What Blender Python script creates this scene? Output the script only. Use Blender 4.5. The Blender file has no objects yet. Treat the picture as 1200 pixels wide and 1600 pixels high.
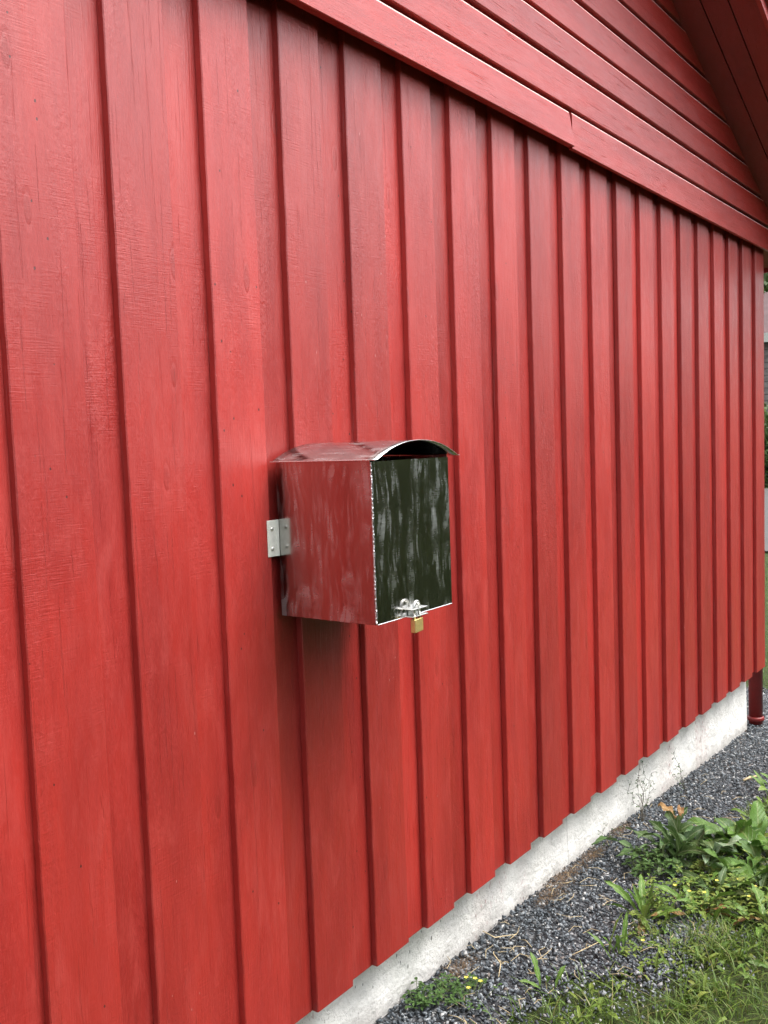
import bpy, math, random
import numpy as np
from mathutils import Vector, Matrix
rnd = random.Random(7); nr = np.random.RandomState(7)
S = bpy.context.scene; C = S.collection
PI = math.pi; R = math.radians

# ------------------------------------------------------------------ camera, world, sun, exposure
yaw, pit, rol = 0.931160, -0.0753242, -0.0345430
fw = Vector((math.sin(yaw)*math.cos(pit), math.cos(yaw)*math.cos(pit), math.sin(pit)))
rt = Vector((math.cos(yaw), -math.sin(yaw), 0)); up = rt.cross(fw)
r2 = rt*math.cos(rol)+up*math.sin(rol); u2 = -rt*math.sin(rol)+up*math.cos(rol)
cd = bpy.data.cameras.new('camera'); cam = bpy.data.objects.new('camera', cd); C.objects.link(cam)
M = Matrix((r2, u2, -fw)).transposed().to_4x4(); M.translation = Vector((-1.69212, -1.51746, 1.42142))
cam.matrix_world = M
cd.sensor_fit = 'VERTICAL'; cd.sensor_height = 32.0; cd.lens = 1477.80/1600*32.0
cd.clip_start = 0.05; cd.clip_end = 600
S.camera = cam

SUN_EL, SUN_AZ = 62.0, 24.0      # azimuth: degrees from -Y towards +X
W = bpy.data.worlds.new('World'); S.world = W; W.use_nodes = True
wt = W.node_tree; wt.nodes.clear()
sky = wt.nodes.new('ShaderNodeTexSky'); sky.sky_type = 'NISHITA'; sky.sun_disc = False
sky.sun_elevation = R(SUN_EL); sky.sun_rotation = R(180-SUN_AZ)
sky.air_density = 1.0; sky.dust_density = 3.0; sky.ozone_density = 1.0
hs = wt.nodes.new('ShaderNodeHueSaturation'); hs.inputs['Saturation'].default_value = 0.25
bg = wt.nodes.new('ShaderNodeBackground'); bg.inputs['Strength'].default_value = 0.15
wo = wt.nodes.new('ShaderNodeOutputWorld')
wt.links.new(sky.outputs[0], hs.inputs['Color']); wt.links.new(hs.outputs[0], bg.inputs[0]); wt.links.new(bg.outputs[0], wo.inputs[0])
sd = bpy.data.lights.new('sun', 'SUN'); sd.energy = 0.9; sd.angle = R(30); sd.color = (1, .96, .9)
so = bpy.data.objects.new('sun', sd); C.objects.link(so)
sv = Vector((math.sin(R(SUN_AZ))*math.cos(R(SUN_EL)), -math.cos(R(SUN_AZ))*math.cos(R(SUN_EL)), math.sin(R(SUN_EL))))
so.rotation_euler = sv.to_track_quat('Z', 'Y').to_euler()
S.view_settings.view_transform = 'Standard'; S.view_settings.look = 'None'
S.view_settings.exposure = 1.82; S.view_settings.gamma = 1

# ------------------------------------------------------------------ helpers
def tag(o, label=None, cat=None, group=None, kind=None):
    if label: o['label'] = label
    if cat: o['category'] = cat
    if group: o['group'] = group
    if kind: o['kind'] = kind
    return o
def empty(name, loc=(0, 0, 0), rz=0):
    o = bpy.data.objects.new(name, None); C.objects.link(o); o.location = loc; o.rotation_euler = (0, 0, rz)
    o.empty_display_size = .1; return o
class MB:
    def __init__(s): s.v = []; s.f = []; s.uv = None; s.mi = None
    def add(s, vs, fs):
        n = len(s.v); s.v += [tuple(p) for p in vs]; s.f += [tuple(i+n for i in f) for f in fs]
    def box(s, a, b):
        x0, y0, z0 = a; x1, y1, z1 = b
        s.add([(x0,y0,z0),(x1,y0,z0),(x1,y1,z0),(x0,y1,z0),(x0,y0,z1),(x1,y0,z1),(x1,y1,z1),(x0,y1,z1)],
              [(0,3,2,1),(4,5,6,7),(0,1,5,4),(1,2,6,5),(2,3,7,6),(3,0,4,7)])
    def bbox(s, a, b, c=.001):   # chamfered box
        import itertools
        x0,y0,z0 = a; x1,y1,z1 = b
        vs = []
        for sx in (0,1):
            for sy in (0,1):
                for sz in (0,1):
                    X = (x0,x1)[sx]; Y = (y0,y1)[sy]; Z = (z0,z1)[sz]
                    dx = c*(1-2*sx); dy = c*(1-2*sy); dz = c*(1-2*sz)
                    vs += [(X, Y+dy, Z+dz), (X+dx, Y, Z+dz), (X+dx, Y+dy, Z)]
        I = lambda sx,sy,sz,k: (sx*4+sy*2+sz)*3+k
        fs = []
        for k in range(3):
            for q in (0,1):
                l = []
                for (p,r) in ((0,0),(1,0),(1,1),(0,1)):
                    t = [0,0,0]; t[k] = q; o = [i for i in range(3) if i != k]; t[o[0]] = p; t[o[1]] = r
                    l.append(I(*t,k))
                fs.append(l)
        for k in range(3):      # edges along axis k
            o = [i for i in range(3) if i != k]
            for p in (0,1):
                for r in (0,1):
                    t0 = [0,0,0]; t0[o[0]] = p; t0[o[1]] = r; t1 = list(t0); t1[k] = 1
                    fs.append([I(*t0,o[0]), I(*t1,o[0]), I(*t1,o[1]), I(*t0,o[1])])
        for sx in (0,1):
            for sy in (0,1):
                for sz in (0,1): fs.append([I(sx,sy,sz,0), I(sx,sy,sz,1), I(sx,sy,sz,2)])
        s.add(vs, fs)
    def tube(s, pts, rad, n=8, cap=True):
        pts = [Vector(p) for p in pts]; rad = rad if isinstance(rad, (list, tuple)) else [rad]*len(pts)
        ref = None; vs = []; fs = []
        for i, p in enumerate(pts):
            t = (pts[min(i+1, len(pts)-1)]-pts[max(i-1, 0)]).normalized()
            if ref is None: ref = t.orthogonal().normalized()
            ref = (ref - t*ref.dot(t)).normalized(); b = t.cross(ref)
            for k in range(n):
                a = 2*PI*k/n; vs.append(p+(ref*math.cos(a)+b*math.sin(a))*rad[i])
        for i in range(len(pts)-1):
            for k in range(n): fs.append((i*n+k, i*n+(k+1) % n, (i+1)*n+(k+1) % n, (i+1)*n+k))
        if cap: fs.append(tuple(range(n))[::-1]); fs.append(tuple((len(pts)-1)*n+k for k in range(n)))
        s.add(vs, fs)
    def build(s, name, mat, parent=None, smooth=False, fix=True):
        me = bpy.data.meshes.new(name); me.from_pydata(s.v, [], s.f)
        if s.uv is not None:
            ul = me.uv_layers.new(name='UVMap'); idx = np.empty(len(me.loops), dtype=np.int32)
            me.loops.foreach_get('vertex_index', idx); ul.data.foreach_set('uv', np.array(s.uv, dtype=np.float32)[idx].ravel())
        if fix:
            import bmesh
            bm = bmesh.new(); bm.from_mesh(me); bmesh.ops.recalc_face_normals(bm, faces=bm.faces); bm.to_mesh(me); bm.free()
        if smooth: me.polygons.foreach_set('use_smooth', [True]*len(me.polygons))
        me.materials.append(mat)
        if s.mi: me.materials.append(s.mi[0]); me.polygons.foreach_set('material_index', [1 if i in s.mi[1] else 0 for i in range(len(s.f))])
        me.update()
        o = bpy.data.objects.new(name, me); C.objects.link(o)
        if parent: o.parent = parent
        return o
def npmesh(name, V, F, mat, parent=None, uv=None, smooth=False):
    me = bpy.data.meshes.new(name); V = np.asarray(V, np.float32); F = np.asarray(F, np.int32)
    me.vertices.add(len(V)); me.vertices.foreach_set('co', V.ravel())
    n, k = F.shape; me.loops.add(n*k); me.polygons.add(n)
    me.loops.foreach_set('vertex_index', F.ravel()); me.polygons.foreach_set('loop_start', np.arange(0, n*k, k, dtype=np.int32))
    me.polygons.foreach_set('loop_total', np.full(n, k, np.int32))
    if uv is not None:
        ul = me.uv_layers.new(name='UVMap'); ul.data.foreach_set('uv', np.asarray(uv, np.float32)[F.ravel()].ravel())
    if smooth: me.polygons.foreach_set('use_smooth', np.ones(n, bool))
    me.update(calc_edges=True); me.materials.append(mat)
    o = bpy.data.objects.new(name, me); C.objects.link(o)
    if parent: o.parent = parent
    return o

# ------------------------------------------------------------------ material helpers
class NT:
    def __init__(s, name):
        s.m = bpy.data.materials.new(name); s.m.use_nodes = True; s.t = s.m.node_tree; s.t.nodes.clear()
        s.out = s.n('ShaderNodeOutputMaterial'); s.b = s.n('ShaderNodeBsdfPrincipled'); s.l(s.b.outputs[0], s.out.inputs[0])
    def n(s, t, **k):
        o = s.t.nodes.new(t)
        for a, v in k.items(): setattr(o, a, v)
        return o
    def l(s, a, b): s.t.links.new(a, b)
    def set(s, node, name, v):
        if hasattr(v, 'is_output'): s.l(v, node.inputs[name])
        else: node.inputs[name].default_value = v
    def coord(s, out='Object'): return s.n('ShaderNodeTexCoord').outputs[out]
    def map(s, vec, scale=(1, 1, 1), loc=(0, 0, 0), rot=(0, 0, 0)):
        m = s.n('ShaderNodeMapping'); s.l(vec, m.inputs[0])
        s.set(m, 'Scale', scale); s.set(m, 'Location', loc); s.set(m, 'Rotation', rot); return m.outputs[0]
    def noise(s, vec, scale=1, detail=4, rough=.55, dist=0):
        m = s.n('ShaderNodeTexNoise'); s.l(vec, m.inputs['Vector']); s.set(m, 'Scale', scale); s.set(m, 'Detail', detail)
        s.set(m, 'Roughness', rough); s.set(m, 'Distortion', dist); return m.outputs['Fac']
    def vor(s, vec, scale=1, feature='F1', out='Distance', rand=1):
        m = s.n('ShaderNodeTexVoronoi', feature=feature); s.l(vec, m.inputs['Vector']); s.set(m, 'Scale', scale); s.set(m, 'Randomness', rand); return m.outputs[out]
    def ramp(s, f, pts, interp='LINEAR'):
        m = s.n('ShaderNodeValToRGB'); s.l(f, m.inputs[0]); e = m.color_ramp.elements; m.color_ramp.interpolation = interp
        while len(e) < len(pts): e.new(.5)
        for i, (p, c) in enumerate(pts):
            e[i].position = p; e[i].color = (c, c, c, 1) if not isinstance(c, tuple) else (*c, 1)
        return m.outputs[0]
    def mix(s, f, a, b, mode='MIX'):
        m = s.n('ShaderNodeMix', data_type='RGBA', blend_type=mode)
        for i, v in ((0, f), (6, a), (7, b)):
            if hasattr(v, 'is_output'): s.l(v, m.inputs[i])
            else: m.inputs[i].default_value = v if i == 0 else (*v, 1)
        return m.outputs[2]
    def math(s, op, a, b=0.0, c=None):
        m = s.n('ShaderNodeMath', operation=op)
        for i, v in enumerate((a, b) if c is None else (a, b, c)):
            if hasattr(v, 'is_output'): s.l(v, m.inputs[i])
            else: m.inputs[i].default_value = v
        return m.outputs[0]
    def rand(s): return s.n('ShaderNodeNewGeometry').outputs['Random Per Island']
    def bump(s, h, strength, dist, prev=None):
        m = s.n('ShaderNodeBump'); s.set(m, 'Strength', strength); s.set(m, 'Distance', dist); s.l(h, m.inputs['Height'])
        if prev: s.l(prev, m.inputs['Normal'])
        return m.outputs[0]
    def addv(s, a, b):
        m = s.n('ShaderNodeVectorMath', operation='ADD'); s.l(a, m.inputs[0]); s.l(b, m.inputs[1]); return m.outputs[0]
    def comb(s, x, y, z):
        m = s.n('ShaderNodeCombineXYZ')
        for i, v in enumerate((x, y, z)):
            if hasattr(v, 'is_output'): s.l(v, m.inputs[i])
            else: m.inputs[i].default_value = v
        return m.outputs[0]
    def fin(s, color=None, rough=None, metal=None, normal=None, spec=None):
        for k, v in (('Base Color', color), ('Roughness', rough), ('Metallic', metal), ('Normal', normal), ('Specular IOR Level', spec)):
            if v is not None: s.set(s.b, k, (*v, 1) if isinstance(v, tuple) else v)
        return s.m

def red_paint(name, grain='z', base=(0.37, 0.0255, 0.0195), gloss=0.):
    t = NT(name); co = t.coord(); r = t.rand()
    off = t.comb(t.math('MULTIPLY', r, 37.0), t.math('MULTIPLY', r, 11.0), t.math('MULTIPLY', r, 23.0))
    v = t.addv(co, off)
    def sc(across, along): return (across, across, along) if grain == 'z' else ((along, across, across) if grain == 'x' else (across, along, across))
    # colour: weathered paint, per-board tone, streaks along the grain, cloudy fading
    cl = t.noise(t.map(v, sc(7, 1.2)), 1, 5, .6, .4)
    st = t.noise(t.map(v, sc(90, 2.2)), 1, 4, .6, .2)
    fine = t.noise(t.map(v, sc(260, 90)), 1, 3, .6)
    dark = tuple(c*k for c, k in zip(base, (.72, .66, .74))); pale = (base[0]*1.10, base[1]*2.0, base[2]*2.2)
    c = t.mix(t.ramp(cl, [(.34, 0.), (.62, 1.)]), dark, base)
    cl2 = t.noise(t.map(v, sc(22, 5), (4, 9, 2)), 1, 6, .7, .5)
    c = t.mix(t.math('MULTIPLY', t.ramp(cl2, [(.5, 0.), (.7, 1.)]), .55), c, pale)
    c = t.mix(t.math('MULTIPLY', t.ramp(st, [(.45, 0.), (.75, 1.)]), .35), c, dark)
    c = t.mix(t.math('MULTIPLY', t.ramp(fine, [(.5, 0.), (.75, 1.)]), .35), c, pale)
    tone = t.math('MULTIPLY_ADD', r, .34, .82)
    hv = t.n('ShaderNodeHueSaturation'); t.l(c, hv.inputs['Color']); t.l(tone, hv.inputs['Value']); c = hv.outputs[0]
    # knots: rings darker, sparse
    kn = t.vor(t.map(v, sc(9, 2.6)), 1)
    knm = t.ramp(kn, [(.0, 1.), (.06, .9), (.10, 0.)])
    c = t.mix(t.math('MULTIPLY', knm, .35), c, tuple(x*.5 for x in base))
    # nail holes / chips: tiny dark dots, and tiny pale chips
    dt = t.vor(t.map(v, sc(34, 24)), 1); dots = t.math('LESS_THAN', dt, .075)
    dm = t.math('GREATER_THAN', t.vor(t.map(v, sc(34, 24)), 1, out='Color'), .80)
    dots = t.math('MULTIPLY', dots, dm)
    c = t.mix(t.math('MULTIPLY', dots, .8), c, (.03, .008, .006))
    ch = t.vor(t.map(v, sc(60, 9), (3, 5, 7)), 1); chips = t.math('LESS_THAN', ch, .035)
    cm = t.math('GREATER_THAN', t.vor(t.map(v, sc(60, 9), (3, 5, 7)), 1, out='Color'), .72)
    chips = t.math('MULTIPLY', chips, cm); c = t.mix(t.math('MULTIPLY', chips, .75), c, (.62, .36, .33))
    # relief: sawn cross marks, grain, cracks, blisters
    saw = t.noise(t.map(v, sc(26, 380), (0, 0, 0), (0, .06, 0) if grain == 'z' else (0, 0, .05)), 1, 2, .5)
    gr = t.noise(t.map(v, sc(330, 9)), 1, 3, .6, .3)
    bl = t.noise(t.map(v, sc(110, 70)), 1, 3, .6, .4)
    crk = t.ramp(t.noise(t.map(v, sc(120, 3)), 1, 2, .5, .8), [(.66, 0.), (.70, 1.)])
    blm = t.ramp(t.noise(t.map(v, sc(12, 3), (9, 1, 4)), 1, 3, .5), [(.45, .15), (.68, 1.)])
    sg = t.ramp(t.noise(t.map(v, sc(6, 5), (1, 7, 3)), 1, 3, .6), [(.42, .06), (.62, .34)])
    h = t.math('ADD', t.math('MULTIPLY', saw, sg), t.math('MULTIPLY', gr, .60))
    h = t.math('ADD', h, t.math('MULTIPLY', t.math('MULTIPLY', bl, blm), .85))
    h = t.math('SUBTRACT', h, t.math('MULTIPLY', crk, .5)); h = t.math('SUBTRACT', h, dots)
    h = t.math('SUBTRACT', h, t.math('MULTIPLY', t.ramp(kn, [(.07, 0.), (.09, 1.), (.12, 0.)]), .3))
    n1 = t.bump(h, .85, .0022)
    n2 = t.bump(t.noise(t.map(v, sc(14, 3)), 1, 2, .5), .35, .006, n1)
    ro = t.math('MULTIPLY_ADD', t.noise(t.map(v, sc(40, 12)), 1, 3), .28, .28-gloss)
    return t.fin(c, ro, 0.0, n2, .72)

def simple(name, col, rough=.6, metal=0., nscale=None, var=.2, bump=0, bdist=.002, spec=.5):
    t = NT(name); co = t.coord(); n = t.noise(co, nscale or 20, 5, .6)
    c = t.mix(t.ramp(n, [(.3, 0.), (.7, 1.)]), tuple(x*(1-var) for x in col), tuple(min(1, x*(1+var)) for x in col))
    nm = t.bump(n, bump, bdist) if bump else None
    return t.fin(c, rough, metal, nm, spec)

M_red = red_paint('red_paint_upright'); M_redx = red_paint('red_paint_level', 'x', gloss=.06); M_soff_shade = red_paint('red_paint_soffit_shade', 'x', base=(.24, .015, .013)); M_redy = red_paint('red_paint_side', 'z')  # soffit gets a darkened copy of the red, eave shade in its colour
M_glint = simple('sky_glint_edge', (.82, .50, .46), .35, 0, 30, .15); M_shade_timber = simple('gap_shade_timber', (.035, .018, .012), .9)  # sky glint coloured onto board noses; gap shade coloured into the timber

def steel(name, sc_, lo=.10, hi=.40, base=.50, md=0., amt=.7):
    """sheet steel wiped in overlapping vertical strokes: thin strokes, soft veil, fine chatter"""
    t = NT(name); co = t.coord()
    warp = t.noise(t.map(co, (7, 7, 5)), 1, 2, .5); w2 = t.noise(t.map(co, (7, 7, 5), (5, 3, 8)), 1, 2, .5)
    def strokes(k, lz, off, lo_, hi_):
        v = t.addv(t.map(co, (sc_[0]*k, sc_[1]*k, sc_[2]*lz), off), t.comb(t.math('MULTIPLY', warp, 2.2*k), t.math('MULTIPLY', w2, 2.2*k), t.math('MULTIPLY', warp, .5)))
        return t.ramp(t.noise(v, 1, 2., .5, .25), [(lo_, 0.), ((lo_+hi_)/2, .6), (hi_, 1.)])
    m = t.math('MAXIMUM', t.math('MULTIPLY', strokes(1, 1, (0, 0, 0), .52, .66), .85), t.math('MULTIPLY', strokes(1.9, 1.4, (7, 2, 5), .53, .64), .8))
    m = t.math('MAXIMUM', m, t.math('MULTIPLY', strokes(2.8, 1.1, (1, 6, 9), .56, .66), .5))
    gate = t.ramp(t.noise(t.map(co, (15, 15, 15), (4, 2, 7)), 1, 3, .6), [(.38, .15), (.60, 1.)])
    m = t.math('MULTIPLY', m, gate)
    ch = t.noise(t.map(co, (30, 30, 480)), 1, 1, .5); m = t.math('MULTIPLY', m, t.math('MULTIPLY_ADD', t.ramp(ch, [(.4, 0.), (.6, 1.)]), .22, .78))
    blot = t.noise(t.map(co, (14, 14, 7)), 1, 4, .6)
    c = t.mix(blot, (base*.84, base*.80, base*.78), (base*1.06, base*1.05, base*1.02))
    c = t.mix(t.math('MULTIPLY', m, amt), c, (min(1, base*1.45), min(1, base*1.48), min(1, base*1.5)))
    ro = t.math('MULTIPLY_ADD', m, hi-lo, t.math('MULTIPLY_ADD', blot, .08, lo-.03))
    nm = t.bump(t.noise(t.map(co, (5, 5, 4)), 1, 2, .5), .15, .004)
    return t.fin(c, ro, t.math('MULTIPLY_ADD', m, -md, 1.0) if md else 1.0, nm)
M_steel = steel('smeared_steel', (34, 34, 4), .17, .34, .46, .24)
M_door = steel('smeared_door_steel', (36, 36, 4.6), .13, .45, .62, .0, .8)
M_roofs = steel('smeared_roof_steel', (34, 8, 34), .15, .34, .44, .15)
M_galv = simple('galvanised_plate', (.80, .80, .72), .45, .15, 60, .12, .2, .0005)
M_screw = simple('zinc_screw', (.72, .71, .66), .3, .6, 60, .08)
M_weld = simple('weld_bead', (.78, .78, .80), .38, 1., 300, .25, .8, .001)
M_chrome = simple('chrome_steel', (.66, .66, .63), .34, 1., 60, .05)
M_brass = simple('brass', (.74, .56, .22), .40, .75, 120, .14, .3, .0006)
M_pipe = simple('painted_pipe', (.20, .016, .014), .45, 0., 30, .15, .2, .001)
M_drain = simple('drain_plastic', (.035, .035, .04), .5)
M_inside_shade = simple('inside_shade', (.012, .012, .012), .7); M_dark = simple('dark_roofing', (.05, .045, .045), .7)  # near-black inside colour stands in for shade in the mailbox

def foundation_mat():
    t = NT('white_painted_plinth'); co = t.coord()
    c = t.mix(t.ramp(t.noise(co, 5, 5, .6), [(.3, 0.), (.7, 1.)]), (.85, .835, .79), (.93, .92, .885))
    # pitting, dark flecks, drips stretched downwards
    pit = t.vor(t.map(co, (55, 55, 24)), 1); pm = t.math('MULTIPLY', t.math('LESS_THAN', pit, t.math('MULTIPLY_ADD', t.noise(t.map(co, (5, 5, 8)), 1, 3), .50, -.14)), t.math('GREATER_THAN', t.vor(t.map(co, (55, 55, 24)), 1, out='Color'), .60))
    c = t.mix(t.math('MULTIPLY', pm, .8), c, (.10, .09, .07))
    pit2 = t.vor(t.map(co, (150, 150, 60)), 1); pm2 = t.math('MULTIPLY', t.math('LESS_THAN', pit2, .17), t.math('GREATER_THAN', t.noise(t.map(co, (4, 4, 9)), 1, 2), .55))
    c = t.mix(t.math('MULTIPLY', pm2, .6), c, (.16, .12, .09))
    rd = t.vor(t.map(co, (70, 70, 24), (5, 3, 2)), 1)
    rg = t.ramp(t.noise(t.map(co, (3.2, 3.2, .6), (8.3, 0, 0)), 1, 2, .4), [(.55, 0.), (.62, 1.)])
    rm = t.math('MULTIPLY', t.math('LESS_THAN', rd, .20), rg)
    c = t.mix(t.math('MULTIPLY', rm, .75), c, (.34, .05, .04))
    c = t.mix(t.math('MULTIPLY', rg, .12), c, (.62, .30, .26))
    # splash dirt: rises from the gravel line (real soil stain), uneven
    sp = t.n('ShaderNodeSeparateXYZ'); t.l(co, sp.inputs[0])
    gl = t.math('MULTIPLY_ADD', sp.outputs[0], -.038, -.225)
    hgt = t.math('SUBTRACT', sp.outputs[2], gl)
    hgt = t.math('ADD', hgt, t.math('MULTIPLY', t.math('SUBTRACT', t.noise(co, 11, 5, .65), .5), .12))
    dm = t.ramp(t.math('MULTIPLY', hgt, 10.0), [(.0, 1.), (.35, .45), (.62, 0.)])
    c = t.mix(t.math('MULTIPLY', dm, .5), c, (.24, .21, .19))
    # vertical form board joint lines
    wv = t.math('FRACT', t.math('MULTIPLY', sp.outputs[0], .62)); jl = t.math('LESS_THAN', wv, .004)
    c = t.mix(t.math('MULTIPLY', jl, .35), c, (.25, .24, .22))
    h = t.math('ADD', t.noise(co, 60, 5, .7), t.math('MULTIPLY', pm, -1.0)); h = t.math('SUBTRACT', h, jl)
    return t.fin(c, .75, 0., t.bump(h, .9, .004, t.bump(t.noise(co, 12, 5, .6), .8, .02)))
M_found = foundation_mat()

def gravel_mat():
    t = NT('crushed_stone'); r = t.rand(); co = t.coord()
    c = t.ramp(r, [(0., (.028, .033, .038)), (.25, (.052, .061, .070)), (.5, (.096, .112, .128)), (.75, (.175, .20, .222)), (.90, (.32, .335, .345)), (.945, (.15, .11, .085)), (.965, (.60, .60, .58)), (1., (.42, .42, .42))])
    n = t.noise(co, 180, 4, .7); c = t.mix(.5, c, t.ramp(n, [(.3, (.5, .5, .5)), (.7, (1., 1., 1.))]), 'MULTIPLY')
    c2 = t.mix(.0, c, c)
    return t.fin(c2, .62, 0., t.bump(n, .5, .001), .5)
M_gravel = gravel_mat()
def gravel_bed_mat():
    t = NT('gravel_bed'); co = t.coord()
    cc = t.vor(t.map(co, (60, 60, 60)), 1, out='Color'); d = t.vor(t.map(co, (60, 60, 60)), 1)
    s = t.n('ShaderNodeSeparateColor'); t.l(cc, s.inputs[0])
    c = t.ramp(s.outputs[0], [(0., (.03, .033, .04)), (.6, (.10, .105, .115)), (.92, (.17, .17, .175)), (1., (.5, .5, .5))])
    c = t.mix(t.ramp(d, [(.3, 0.), (.7, 1.)]), c, (.012, .011, .012))
    return t.fin(c, .7, 0., t.bump(d, -.8, .012))
M_bed = gravel_bed_mat()
def soil_mat():
    t = NT('lawn_soil'); co = t.coord()
    n = t.noise(co, 3, 6, .65); f = t.noise(co, 70, 4, .7)
    c = t.mix(t.ramp(n, [(.35, 0.), (.65, 1.)]), (.035, .055, .014), (.055, .095, .02))
    c = t.mix(t.ramp(f, [(.4, 0.), (.75, 1.)]), c, (.05, .042, .022))
    return t.fin(c, .9, 0., t.bump(f, 1., .02), .2)
M_soil = soil_mat()

def leaf_mat(name, cols, rib=(.20, .26, .09), rough=.5, trans=.22, veins=True):
    t = NT(name); r = t.rand(); co = t.coord(); uvn = t.n('ShaderNodeUVMap'); uvn.uv_map = 'UVMap'
    k = len(cols); c = t.ramp(r, [(i/(max(k-1, 1)), cols[i]) for i in range(k)])
    n = t.noise(co, 45, 4, .6); c = t.mix(.55, c, t.ramp(n, [(.3, (.55, .6, .5)), (.7, (1., 1., 1.))]), 'MULTIPLY')
    nm = None
    if veins:
        s = t.n('ShaderNodeSeparateXYZ'); t.l(uvn.outputs[0], s.inputs[0])
        av = t.math('ABSOLUTE', t.math('SUBTRACT', s.outputs[1], .5))
        mid = t.ramp(av, [(.02, 1.), (.05, 0.)])
        w = t.math('FRACT', t.math('MULTIPLY', t.math('SUBTRACT', s.outputs[0], t.math('MULTIPLY', av, .5)), 9.0))
        vn = t.ramp(t.math('ABSOLUTE', t.math('SUBTRACT', w, .5)), [(.03, 1.), (.12, 0.)])
        c = t.mix(t.math('MULTIPLY', mid, .7), c, rib); c = t.mix(t.math('MULTIPLY', vn, .28), c, rib)
        h = t.math('ADD', t.math('MULTIPLY', vn, -.6), t.math('MULTIPLY', n, 1.2)); nm = t.bump(h, .6, .003)
    t.fin(c, rough, 0., nm, .4)
    tr = t.n('ShaderNodeBsdfTranslucent'); t.l(c, tr.inputs[0]); mx = t.n('ShaderNodeMixShader'); mx.inputs[0].default_value = trans
    t.l(t.b.outputs[0], mx.inputs[1]); t.l(tr.outputs[0], mx.inputs[2]); t.l(mx.outputs[0], t.out.inputs[0])
    return t.m
L_dock = leaf_mat('broad_leaf_green', [(.05, .13, .018), (.08, .18, .025), (.13, .25, .04), (.055, .125, .022), (.10, .20, .03)])
L_thistle = leaf_mat('thistle_green', [(.055, .115, .03), (.09, .165, .05), (.05, .10, .022), (.12, .19, .065)], (.22, .27, .14))
L_pale = leaf_mat('pale_leaf', [(.20, .30, .17), (.26, .36, .22)], (.42, .48, .34))
L_dand = leaf_mat('dandelion_green', [(.08, .17, .02), (.15, .28, .04), (.10, .20, .03), (.22, .31, .06)], (.28, .34, .12))
L_yel = leaf_mat('yellow_green_leaf', [(.10, .20, .025), (.17, .27, .04), (.24, .28, .05), (.08, .16, .02)])
L_cran = leaf_mat('small_herb_leaf', [(.04, .10, .018), (.07, .15, .03), (.035, .085, .02)])
L_dead = leaf_mat('withered_leaf', [(.24, .10, .04), (.36, .22, .08), (.20, .06, .03)], (.4, .3, .15))
L_grass = leaf_mat('grass_blade', [(.05, .10, .012), (.09, .17, .02), (.13, .21, .03), (.17, .24, .045), (.07, .13, .02), (.30, .27, .11)], veins=False, rough=.45, trans=.3)
L_tree = leaf_mat('tree_leaf', [(.06, .10, .025), (.085, .13, .035), (.10, .15, .04), (.06, .09, .025)], veins=False, trans=.15)
L_added_hedge = leaf_mat('added_hedge_leaf', [(.09, .125, .035), (.12, .16, .05), (.13, .18, .05), (.08, .105, .03)], veins=False, trans=.15)
L_flower = leaf_mat('yellow_petal', [(.75, .62, .06), (.82, .74, .16)], veins=False)
M_stem = simple('green_stem', (.12, .16, .05), .6); M_wire = simple('wiry_stem', (.07, .055, .03), .7)
M_straw = simple('dry_straw', (.48, .38, .22), .7, 0, 40, .25); M_moss = simple('dead_moss', (.17, .105, .055), .9, 0, 200, .45)
M_bark = simple('bark', (.09, .07, .05), .9, 0, 15, .3, .8, .02)

# ------------------------------------------------------------------ ground
def gz(x, y):
    x = np.asarray(x, float); y = np.asarray(y, float)
    z = np.interp(x, [-30, .0, .35, 1.0, 2.0, 2.8, 4.05, 6, 40], [-.24, -.24, -.248, -.263, -.288, -.340, -.395, -.41, -.36])
    w = np.clip((-y-.35)/1.0, 0, 1); z = z+.03*w
    far = np.clip((np.hypot(x-1, y)-8)/8, 0, 1); z = z*(1-far)+(-.32)*far
    return z
def gridsheet(xs, ys, mat, name, dz=0., rough=0., mask=None):
    X, Y = np.meshgrid(xs, ys); Z = gz(X, Y)+dz+rough*nr.randn(*X.shape)
    V = np.stack([X, Y, Z], -1).reshape(-1, 3); nx = len(xs); F = []
    for j in range(len(ys)-1):
        for i in range(nx-1):
            if mask is None or mask((xs[i]+xs[i+1])/2, (ys[j]+ys[j+1])/2): F.append((j*nx+i, j*nx+i+1, (j+1)*nx+i+1, (j+1)*nx+i))
    return npmesh(name, V, F, mat, smooth=True)
def ax(lo, hi, a, b, step):
    return np.array(sorted(set(list(np.round(np.arange(a, b, step), 4)) + list(np.linspace(lo, a-1, 12)) + list(np.linspace(b+1, hi, 14)))))
g = gridsheet(ax(-200, 260, -4, 8, .12), ax(-200, 230, -4, 3, .12), M_soil, 'ground', -.012, .0015); tag(g, kind='structure')
def edge_y(x):   # lawn edge in front of the wall
    return float(np.interp(x, [-9, .5, .75, 1.0, 1.3, 1.7, 2.2, 3, 5.1], [-.16, -.19, -.25, -.35, -.50, -.55, -.62, -.72, -.8]))
def in_gravel(x, y):
    j = .03*math.sin(x*9+1)+.02*math.sin(x*23)
    if y > .06 and x < 4.1: return y < .16
    if x < 5.05+.05*math.sin(y*7): return y > edge_y(x)+j and y < 6.5
    return False
g = gridsheet(np.round(np.arange(-4.5, 5.3, .04), 4), np.round(np.concatenate([np.arange(-.95, .2, .03), np.arange(.2, 6.6, .2)]), 4), M_bed, 'gravel_path', -.006, .001, in_gravel)
tag(g, kind='structure')
mb = MB(); xs = np.linspace(12.5, 26.5, 15); ys = np.linspace(-30, 60, 30)
X, Y = np.meshgrid(xs, ys); V = np.stack([X, Y, gz(X, Y)+.0], -1).reshape(-1, 3)
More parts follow.
